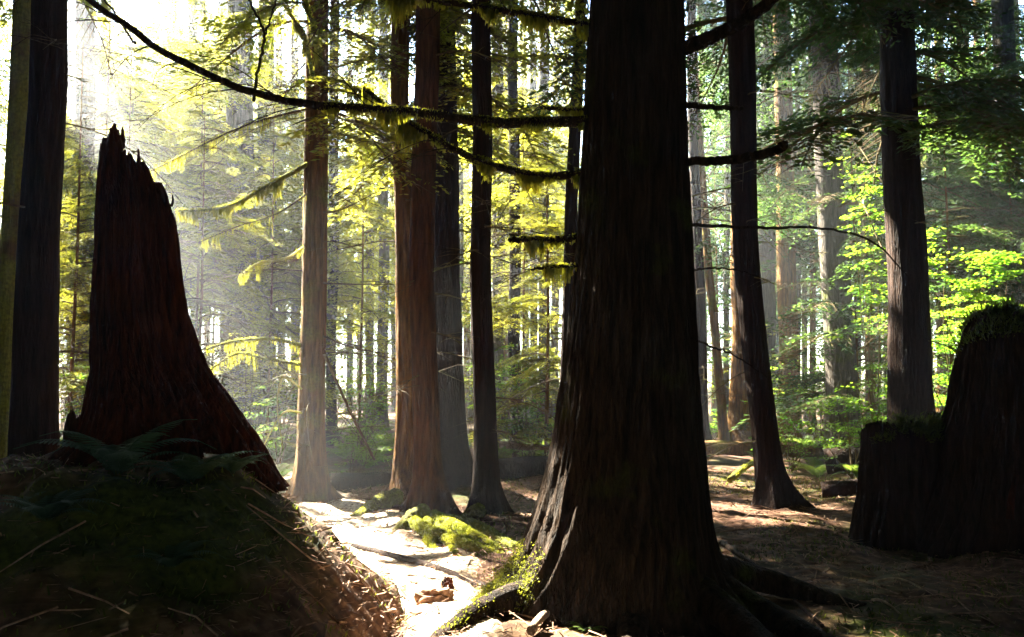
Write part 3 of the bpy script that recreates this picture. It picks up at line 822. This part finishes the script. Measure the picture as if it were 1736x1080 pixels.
stump([(965, 1530, 1860), (930, 1540, 1850), (880, 1565, 1830), (800, 1590, 1815), (720, 1603, 1800), (650, 1616, 1785), (600, 1626, 1768), (560, 1636, 1752), (535, 1651, 1738), (518, 1668, 1722)],
      8.6, [(1625, 600), (1636, 556), (1648, 535), (1670, 522), (1690, 517), (1706, 524), (1722, 538), (1738, 556), (1758, 590)],
      'tall black rounded stump at the right edge', seed=11, ridge=.07, jag=.05, m='bark_dark', mossy=True)
stump([(945, 1440, 1632), (890, 1448, 1625), (840, 1458, 1612), (780, 1461, 1606), (730, 1464, 1600), (712, 1468, 1594)],
      9.0, [(1450, 725), (1475, 714), (1500, 709), (1540, 711), (1570, 706), (1592, 712), (1610, 722)],
      'low wide black stump in front of the heavy dark trunk', seed=17, ridge=.09, jag=.06, m='bark_dark', mossy=True)
stump([(800, 104, 150), (740, 108, 146), (715, 112, 143), (700, 116, 140)],
      7.4, [(105, 716), (118, 704), (128, 698), (140, 708), (150, 716)],
      'little dark snag between the dark left trunk and the tall stump', seed=23, ridge=.06, jag=.03, m='bark_dark', n=48)
def snag(pts, D, w0, w1, label, m='rotten'):
    Q = spline(np.array([at(p[0], p[1], D) for p in pts]), 10)
    b = MB(); b.tube(Q, np.linspace(w0, w1, 10) * D / FPX, 9, .3)
    tag(b.build('broken_branch_stub', M[m], smooth=True), label, 'branch')
snag([(1712, 880), (1716, 840), (1724, 805)], 7.6, 7, 4, 'short upright brown splinter in front of the tall black right stump')

# ------------------------------------------------------------------ logs, sticks, stones
def log(name, a, b, r0, r1, m, label, cat='log', moss=0, rough=.12, bend=.0, n=16, sides=14):
    a = np.array(a); b = np.array(b)
    P = a + (b - a) * np.linspace(0, 1, n)[:, None]
    s = rng.uniform(0, 50)
    P[:, 2] += (fbm(np.linspace(0, 3, n) + s, np.zeros(n), 2, 2) - .5) * r0 * .8 + bend * np.sin(np.linspace(0, math.pi, n))
    P[:, 1] += (fbm(np.linspace(0, 3, n) + s + 9, np.zeros(n), 2, 2) - .5) * r0 * 2.4
    mb = MB(); mb.tube(P, np.linspace(r0, r1, n), sides, rough)
    org = P[0]
    if moss:
        root = empty(name, org, label, cat)
        mb.build('bark', M[m], root, smooth=True)
        c = MB(); moss_strands(c, P, np.linspace(r0, r1, n), moss, (.02, .07), False); c.build('moss', M['moss'], root)
        return root
    return tag(mb.build(name, M[m], smooth=True, origin=org), label, cat)
def gp(x, y, l=0): return (x, y, g1(x, y) + l)
log('fallen_log', gp(-2.7, 13.3, .08), gp(.7, 13.6, .12), .20, .16, 'bark_dark', 'long dark fallen log on the ground behind the red pair')
log('fallen_log', gp(-.3, 16.5, .2), gp(2.4, 15.2, .14), .15, .12, 'bark_moss', 'mossy fallen log leading behind the great tree from the left', moss=300)
log('fallen_log', gp(-.2, 15.0, .35), gp(.9, 14.6, .30), .06, .04, 'wood', 'pale barkless stick lying over the mossy log by the great tree')
log('fallen_log', gp(3.6, 18.6, .22), gp(6.6, 18.9, .22), .16, .13, 'bark_brown', 'sunlit fallen log in front of the orange trunk on the right')
log('fallen_log', gp(4.4, 12.8, .10), gp(6.6, 12.0, .12), .12, .09, 'bark_dark', 'dark log on the ground right of the curved trunk foot')
log('fallen_log', gp(3.5, 14.4, .1), gp(4.35, 15.6, .45), .055, .04, 'bark_moss', 'short yellowish mossy branch leaning toward the curved trunk', 'branch', moss=400)
log('fallen_log', gp(5.4, 15.5, .25), gp(8.4, 14.6, .35), .22, .20, 'bark_dark', 'thick dark log behind the low wide stump')
log('fallen_branch', gz(598, 930, .03), gz(835, 1003, .02), .022, .030, 'bark_dark', 'dark thin branch lying across the bright patch of path', 'branch', bend=.03)
log('fallen_branch', gz(1225, 925, .02), gz(1395, 1068, .02), .028, .012, 'bark_dark', 'curved brown root running right from the great tree foot', 'root', bend=.03)
log('bleached_stick', gz(900, 1078, .03), gz(948, 1044, .10), .030, .022, 'wood', 'pale bleached stick at the bottom edge before the great tree', 'stick')
log('bleached_stick', gz(1490, 990, .02), gz(1568, 1004, .01), .012, .006, 'wood', 'small pale curved stick on the dim ground at right', 'stick', bend=.05)
log('bleached_stick', gz(1478, 1022, .02), gz(1525, 1042, .01), .010, .006, 'wood', 'tiny pale stick nearest the bottom right corner', 'stick', bend=.03)
for i, (px, py, w, h, lab) in enumerate([(742, 1022, .125, .10, 'largest brown weathered lump on the bright path'), (704, 998, .07, .055, 'small pale lump left of the largest one on the path'),
                                     (760, 1002, .05, .09, 'upright splinter-like lump behind the largest one on the path'), (720, 1042, .10, .03, 'flat slab-like lump in front of the largest one on the path'),
                                     (655, 1035, .06, .02, 'low flat lump at the left of the bright path')]):
    p = gz(px, py)
    u = np.linspace(0, 2 * math.pi, 22, endpoint=False); v = np.linspace(-.5, 1, 12) * math.pi / 2
    U, Vv = np.meshgrid(u, v)
    X = np.cos(U) * np.cos(Vv) ** .6; Y = np.sin(U) * np.cos(Vv) ** .6; Z = np.sign(np.sin(Vv)) * np.abs(np.sin(Vv)) ** .8
    f = 1 + (fbm(X * 2.2 + i * 5 + 20, Y * 2.2 + Z * 2 + 20, i, 4) - .5) * 1.0
    W = np.stack([X * w * f, Y * w * .8 * f, Z * h * f], -1).reshape(-1, 3) + p
    a = np.arange(11)[:, None] * 22; b_ = np.arange(22)[None]; c = (b_ + 1) % 22
    mb = MB(); mb.add(W, np.stack([a + b_, a + c, a + 22 + c, a + 22 + b_], -1).reshape(-1, 4))
    mb.tube([p + [0, 0, h * .95], p + [0, 0, h]], [w * .3, .001], 8)
    tag(mb.build('wood_chunk', M['litter'] if i != 2 else M['rotten'], origin=p), lab, 'wood chunk', 'weathered lumps on the path')

# ------------------------------------------------------------------ ferns, shrubs, young trees
def fern_mesh(n, L, seed, up=1.0):
    r = np.random.default_rng(seed); mb = MB()
    for i in range(n):
        az = i / n * 6.28 + r.uniform(-.2, .2); l = L * r.uniform(.7, 1.1); e0 = r.uniform(.9, 1.25) * up
        t = np.linspace(0, 1, 26); el = e0 - t * r.uniform(1.3, 1.9)
        d = np.stack([np.cos(el) * math.cos(az), np.cos(el) * math.sin(az), np.sin(el)], -1)
        P = np.cumsum(d, 0) * l / 26
        sd = np.array([-math.sin(az), math.cos(az), 0])
        w = (np.sin(np.clip(t * 1.12 + .08, 0, 1) * math.pi) ** .6) * l * .16
        for s in (-1, 1):
            tip = P + sd * s * w[:, None] + d * w[:, None] * .35 + np.array([0, 0, -.25]) * w[:, None]
            hw = l / 26 * .42
            mb.quads(np.stack([P - d * hw, P + d * hw, tip + d * hw * .3, tip - d * hw * .3], 1)[2:])
        mb.tube(P[::5], .004, 4, cap=False)
    return mb
fern_protos = {}
def fern(px, py, D, L, label, m='fern', seed=0, n=13, sc=1.0, group=None):
    x = (px - CX) / FPX * D
    key = (seed % 3, m)
    if key not in fern_protos:
        o = fern_mesh(n, 1.0, seed).build('fern', M[m]); fern_protos[key] = o
    else:
        o = fern_protos[key].copy(); COL.objects.link(o)
    o.location = (x, D, g1(x, D) - .02); o.scale = (L, L, L * sc); o.rotation_euler = (0, 0, seed * 1.7)
    return tag(o, label, 'fern', group)
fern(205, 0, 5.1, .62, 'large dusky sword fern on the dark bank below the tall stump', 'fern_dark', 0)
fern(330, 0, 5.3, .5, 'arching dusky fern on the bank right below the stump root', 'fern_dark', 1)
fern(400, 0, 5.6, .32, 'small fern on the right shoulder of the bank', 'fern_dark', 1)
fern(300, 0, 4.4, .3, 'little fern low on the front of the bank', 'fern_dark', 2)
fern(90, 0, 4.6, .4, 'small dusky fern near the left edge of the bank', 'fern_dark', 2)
for i, (px, D, L, lab) in enumerate([(625, 17, 1.15, 'tall bright fern with upright fronds behind the fallen log'), (585, 19, .9, 'bright fern left of the tallest one behind the log'), (470, 15, .8, 'lit fern left of the slim golden trunk'),
        (455, 18, .9, 'lit fern standing farther back between tall stump and golden trunk'), (660, 21, .9, 'lit fern peeking out beside the red pair'), (868, 18, .8, 'yellow-green fern right of the lone dark trunk'),
        (905, 17, .9, 'lit fern close to the left flank of the great tree'), (888, 22, .9, 'small far fern between lone trunk and great tree'), (1198, 19, .5, 'small lit fern at the right flank of the great tree'),
        (1285, 18.3, .55, 'small bright fern beside the sunlit log on the right'), (1380, 16, .8, 'dim fern left of the low wide stump'), (1450, 15, .8, 'green fern touching the left side of the low wide stump'),
        (120, 13, .8, 'lit fern left of the tall stump'), (1350, 20, .8, 'dim fern under the brown trunk right of the curved one'), (992, 5.5, .16, 'tiny lit sprig of fern at the foot of the great tree')]):
    fern(px, 0, D, L, lab, 'fern', i)
for i, px in enumerate(understorey(30, 21)):
    D = random.uniform(19, 34)
    o = fern(px, 0, D, random.uniform(.7, 1.2), 'far fern in the understorey ' + ('left' if px < 1000 else 'right') + ' of the great tree', 'fern', i, group='far understorey ferns ' + ('left' if px < 1000 else 'right'))
    far(o, px, 'far fern')

def bush_mesh(wood, leaf, c, rx, rz, nst, nleaf, ls, seed):
    r = np.random.default_rng(seed)
    base = np.array([c[0], c[1], g1(c[0], c[1])])
    for i in range(nst):
        tip = c + np.array([r.normal(0, rx * .6), r.normal(0, rx * .5), r.normal(0, rz * .6)])
        q = spline([base + r.normal(0, .05, 3), (base + tip) / 2 + [r.normal(0, .1), r.normal(0, .1), rz * .25], tip], 8)
        wood.tube(q, np.linspace(.012, .003, 8), 5, cap=False)
        k = nleaf // nst
        # leaves lie in flat layered fans round the outer half of each stem
        for f in range(4):
            o = q[7 - f] + r.normal(0, .1, 3)
            a0 = r.uniform(0, 6.28); m = k // 4
            dd = np.sqrt(r.random(m)) * rx * .5; aa = a0 + r.normal(0, .7, m)
            p = o + np.stack([np.cos(aa) * dd, np.sin(aa) * dd, -.25 * dd + r.normal(0, .02, m)], -1)
            la = aa + r.normal(0, .8, m); l = ls * r.uniform(.6, 1.3, m)[:, None]
            u = np.stack([np.cos(la), np.sin(la), r.normal(-.15, .25, m)], -1); v = np.stack([-np.sin(la), np.cos(la), r.normal(0, .3, m)], -1)
            leaf.quads(np.stack([p, p + u * l * .5 + v * l * .34, p + u * l, p + u * l * .5 - v * l * .34], 1))
def bush(px, py, D, rpx, hpx, label, nleaf=900, ls=.06, m='broad', name='shrub', cat='shrub', seed=0, group=None):
    c = at(px, py, D); k = D / FPX
    w, l = MB(), MB()
    bush_mesh(w, l, c, rpx * k, hpx * k, 9, nleaf, ls, seed)
    r_ = empty(name, (c[0], c[1], g1(c[0], c[1])), label, cat, group)
    w.build('stems', M['twig'], r_); l.build('leaves', M[m], r_)
    return r_
bush(755, 520, 15.6, 42, 110, 'climbing green leaves against the widest dark trunk', 1100, .055, name='vine_shrub')
bush(1640, 430, 13.8, 90, 70, 'bright green leafy young tree behind the tall black right stump', 3600, .07, seed=2, name='young_tree', cat='young tree')
bush(1600, 540, 14.5, 80, 80, 'yellow-green lit shrub between heavy dark trunk and tall right stump', 3000, .06, seed=3)
bush(1470, 330, 17, 60, 60, 'green leafy young tree left of the heavy dark trunk', 1600, .08, seed=4, name='young_tree', cat='young tree')
bush(1490, 600, 17, 60, 110, 'dappled green shrub left of the heavy dark trunk', 2200, .06, seed=5)
bush(1385, 620, 20, 60, 70, 'small leafed shrub among poles by the stout dim trunk', 1600, .07, seed=6)
bush(1340, 700, 17, 60, 40, 'dim shrub at the foot of the brown trunk on the right', 1400, .06, seed=7)
bush(1440, 690, 15, 60, 45, 'dark shrub just left of the low wide stump', 1400, .06, seed=8)
bush(875, 620, 16, 50, 50, 'light green shrub right of the lone dark trunk', 1600, .06, seed=9)
bush(925, 560, 18, 50, 60, 'layered shrub left of the great tree flank', 1500, .06, 'needle', seed=10)
bush(610, 680, 18, 70, 35, 'low green shrub between golden trunk and red pair', 1800, .06, seed=11)
bush(470, 690, 17, 55, 40, 'low green shrub left of the golden trunk', 1500, .06, seed=12)
bush(130, 650, 14, 40, 45, 'lit shrub showing in the gap left of the tall stump', 1300, .05, seed=13)
bush(900, 690, 15, 50, 35, 'low shrub in front of the mossy log by the great tree', 1400, .05, seed=14)
bush(1210, 700, 24, 40, 40, 'small shrub among the thin poles right of the great tree', 900, .08, seed=15)
bush(430, 560, 19, 50, 60, 'pale lit shrub between the tall stump and the golden trunk', 1300, .06, 'needle', seed=16)
bush(600, 740, 14.4, 45, 25, 'dark low shrub over the long dark log', 1200, .05, seed=17)
for i, px in enumerate(understorey(34, 20)):
    D = random.uniform(20, 40)
    sd = 'left' if px < 1000 else 'right'
    o = bush(px, 650 - random.uniform(0, 60), D, 60, 45, 'far leafy shrub in the understorey %s of the great tree' % sd, 700, .10, 'broad' if i % 2 else 'needle', seed=30 + i, group='far understorey shrubs ' + sd)
    far(o, px, 'far leafy shrub')

# young hemlocks: thin stem with fine drooping boughs
def young(px, D, H, label, c0=.6, cn=30, L=1.3, m='needle', group=None):
    x = (px - CX) / FPX * D
    base = np.array([x, D, g1(x, D)])
    r_ = empty('young_conifer', base, label, 'young tree', group)
    w, l, b = MB(), MB(), MB()
    b.tube([base, base + [.05, 0, H * .5], base + [.02, 0, H]], [.04, .025, .006], 7)
    for i in range(cn):
        h = c0 + (H - c0) * (i + rng.random()) / cn
        boughs(l, w, base + [.03, 0, h], rng.uniform(0, 6.28), rng.uniform(-.1, .3), L * (1 - .75 * h / H) * rng.uniform(.7, 1.2) + .15, D < 22)
    b.build('trunk', M['bark_brown'], r_); w.build('branches', M['twig'], r_); l.build('crown', M[m], r_)
for a in [(205, 28, 16, 'tall lit conifer with thin stem behind the tall stump peak', 5, 110, 3.2), (290, 30, 17, 'tall lit conifer farther back right of the stump peak', 5, 110, 3.4), (165, 19.5, 12, 'lit conifer with dense sprays directly above the left half of the stump', 3.5, 100, 2.4), (360, 26, 15, 'tall lit conifer above the crossing twig of the mossy limb', 4.5, 100, 3.0), (250, 24, 12.5, 'tall sunlit young conifer filling the top left above the stump', 4, 70, 3.0), (330, 21, 11.5, 'sunlit young conifer under the long mossy limb', 4, 60, 2.6), (130, 24, 12.5, 'tall young conifer right of the dark left trunk top', 3, 70, 2.8), (205, 18, 8.5, 'young conifer glowing above and behind the tall stump top', 1.5, 60, 2.6), (335, 16, 6.5, 'sunlit young conifer right of the tall stump', 1.2, 50, 2.0), (455, 20, 8, 'young conifer between tall stump and golden trunk', 1, 50, 2.2),
          (120, 15, 7.5, 'young conifer in the gap beside the dark left trunk', 1.5, 50, 1.8), (610, 22, 8.5, 'young conifer between golden trunk and red pair', 2.2, 50, 2.0), (925, 15.5, 5.5, 'young conifer with flat sprays left of the great tree', .6, 44, 1.5),
          (885, 21, 9, 'taller young conifer left of the great tree', 3, 50, 2.2), (1215, 26, 8, 'young conifer right behind the great tree', 2, 50, 2.2, 'needle_dark'), (1450, 19, 9, 'dark young conifer right of the stout dim trunk', 1, 60, 2.4, 'needle_dark'),
          (1610, 17, 8, 'dark young conifer above the yellow-green shrub', 3.2, 50, 2.6, 'needle_dark'), (1720, 18, 8, 'dark young conifer at the right edge', 2.5, 56, 2.6, 'needle_dark')]:
    young(a[0], a[1], a[2], a[3], a[4], a[5], a[6], *(a[7:]))

# ------------------------------------------------------------------ stuff: litter, far wood, shade leaves added around the camera
def litter():
    n = 60000
    x = rng.uniform(-6, 8, n); y = rng.uniform(2.4, 15, n) ** 1.0
    px_ = np.interp(y, [1.5, 3.8, 5.3, 6.6, 8.6, 11.8, 15.5], [-.2, -.5, -.58, -.68, -1.3, -2.6, -4.0])
    k = rng.random(n) < .6 - .35 * (x < -1.2); near = (abs(x - px_) < .9) & (rng.random(n) < .8)
    z = ground(x, y) + .012 + .028 * near + (rng.random(n) ** 3) * .02
    x, y, z = x[k | near], y[k | near], z[k | near]; n = len(x)
    a = rng.uniform(0, 6.28, n); l = rng.uniform(.02, .10, n) * (1 + 1.6 * (rng.random(n) > .95)); w = rng.uniform(.0018, .006, n)
    u = np.stack([np.cos(a), np.sin(a), rng.normal(0, .25, n)], -1); v = np.stack([-np.sin(a), np.cos(a), rng.normal(0, .5, n)], -1)
    p = np.stack([x, y, z], -1); L = l[:, None]; W = w[:, None]
    mb = MB(); mb.quads(np.stack([p - u * L * .5 - v * W, p + u * L * .5 - v * W * .6, p + u * L * .5 + v * W * .6, p - u * L * .5 + v * W], 1))
    for _ in range(420):
        xx, yy = rng.uniform(-5, 7), rng.uniform(3, 14)
        aa = rng.uniform(0, 6.28); ll = rng.uniform(.12, .6)
        q = np.array([[xx + math.cos(aa + b) * ll * t, yy + math.sin(aa + b) * ll * t, 0] for t, b in ((0, 0), (.5, rng.uniform(-.2, .2)), (1, rng.uniform(-.3, .3)))])
        q[:, 2] = ground(q[:, 0], q[:, 1]) + .02
        mb.tube(q, [.006, .005, .003], 5, cap=False)
    tag(mb.build('leaf_litter', M['litter']), 'reddish needle and twig litter strewn over the forest floor', 'litter', kind='stuff')
litter()
def groundmoss():
    n = 60000
    x = rng.uniform(-6, 8, n); y = rng.uniform(2.6, 17, n)
    g = fbm(x * .55 + 2, y * .55 + 8, 70, 4) + .16 * (x < -1.2) + .08 * (x > 4)
    k = g > .55; x, y = x[k], y[k]; n = len(x)
    z = ground(x, y)
    a = rng.uniform(0, 6.28, n); l = rng.uniform(.015, .045, n)[:, None]; w = .006
    u = np.stack([np.cos(a) * .6, np.sin(a) * .6, np.full(n, .9)], -1); v = np.stack([-np.sin(a), np.cos(a), np.zeros(n)], -1)
    p = np.stack([x, y, z - .004], -1)
    mb = MB(); mb.quads(np.stack([p - v * w, p + v * w, p + u * l + v * w * .4, p + u * l - v * w * .4], 1))
    tag(mb.build('ground_moss', M['ground_moss']), 'low green moss growing in patches on the forest floor', 'moss', kind='stuff')
groundmoss()

def cover(name, pts, rad, m, label, leafn=None):
    mb = MB()
    for p in pts:
        Q = place(CLUMP[rng.integers(5)] if leafn is None else leafn[rng.integers(len(leafn))], p, rng.uniform(0, 6.28), 0, rad * rng.uniform(.8, 1.25))
        mb.quads(Q[open_to_sun(Q[:, 0])])
    tag(mb.build(name, M[m]), label, 'forest', kind='stuff')
P = []
while len(P) < 12500:      # unseen leaf clumps over the camera, added to block sun and sky
    x, y = rng.uniform(-38, 34), rng.uniform(-24, 35)
    z = rng.uniform(9, 20)
    if z - 1.6 < max(y, 0) * .46 + 1.8: continue
    P.append((x, y, z))
while len(P) < 20500:      # more added clumps behind and beside the camera, keeping sky light off
    x, y = rng.uniform(-34, 34), rng.uniform(-24, 14)
    if math.hypot(x, y) < 9 or abs(x) < max(y, 0) * .62 + 7 and y > -6: continue
    P.append((x, y, rng.uniform(.3, 12)))
while len(P) < 26500:     # and beside the view, closing the low sky gaps
    y = rng.uniform(6, 62); x = (y * .66 + 4 + 26 * rng.random() ** 1.3) * rng.choice([-1, 1])
    P.append((x, y, rng.uniform(.3, 12)))
while len(P) < 27800:     # clumps added between the sun and the right-hand floor to shade it
    x, y, z = rng.uniform(-9, 3), rng.uniform(18, 30), rng.uniform(12, 20)
    if z - 1.6 > y * .46 + 2: P.append((x, y, z))
cover('unseen_shade_forest', P, 1.5, 'needle_dark', 'unseen leaf clumps added round and over the viewpoint to shade it')
SM = [clump(s + 50, 150) * 1.0 for s in range(4)]
for q in range(4):
    c = SM[q][:, :1]; SM[q] = c + (SM[q] - c) * .36
P = [(rng.uniform(4, 62), rng.uniform(50, 78), 24 * rng.random() ** 1.1) for _ in range(900)]
P += [(-rng.uniform(-6, 62), rng.uniform(58, 82), 12 * rng.random() ** 1.2) for _ in range(900)]
P += [(rng.uniform(-58, 62), rng.uniform(54, 80), 1 + 6 * rng.random() ** 1.3) for _ in range(1500)]
P += [(rng.uniform(8, 60), rng.uniform(44, 62), 18 * rng.random()) for _ in range(500)]
cover('far_wood', P, 1.9, 'needle_dark', 'far-off wood closing the view behind the farthest trunks', SM)

# ------------------------------------------------------------------ morning mist
def haze():
    x0, x1, y0, y1, z0, z1 = -93, 93, -26, 146, -1.6, 27
    me = bpy.data.meshes.new('haze')
    me.from_pydata([(x, y, z) for x in (x0, x1) for y in (y0, y1) for z in (z0, z1)], [],
                   [(0, 1, 3, 2), (4, 6, 7, 5), (0, 4, 5, 1), (2, 3, 7, 6), (0, 2, 6, 4), (1, 5, 7, 3)])
    m = bpy.data.materials.new('haze'); m.use_nodes = True; nt = m.node_tree
    nt.nodes.remove(nt.nodes['Principled BSDF'])
    v = nt.nodes.new('ShaderNodeVolumePrincipled')
    v.inputs['Color'].default_value = (.86, .92, 1, 1); v.inputs['Density'].default_value = .0024; v.inputs['Anisotropy'].default_value = .6
    nt.links.new(v.outputs[0], nt.nodes['Material Output'].inputs['Volume'])
    me.materials.append(m)
    o = bpy.data.objects.new('haze', me); COL.objects.link(o)
    tag(o, 'pale morning mist hanging between the trees', 'mist', kind='stuff')
haze()
name_far()
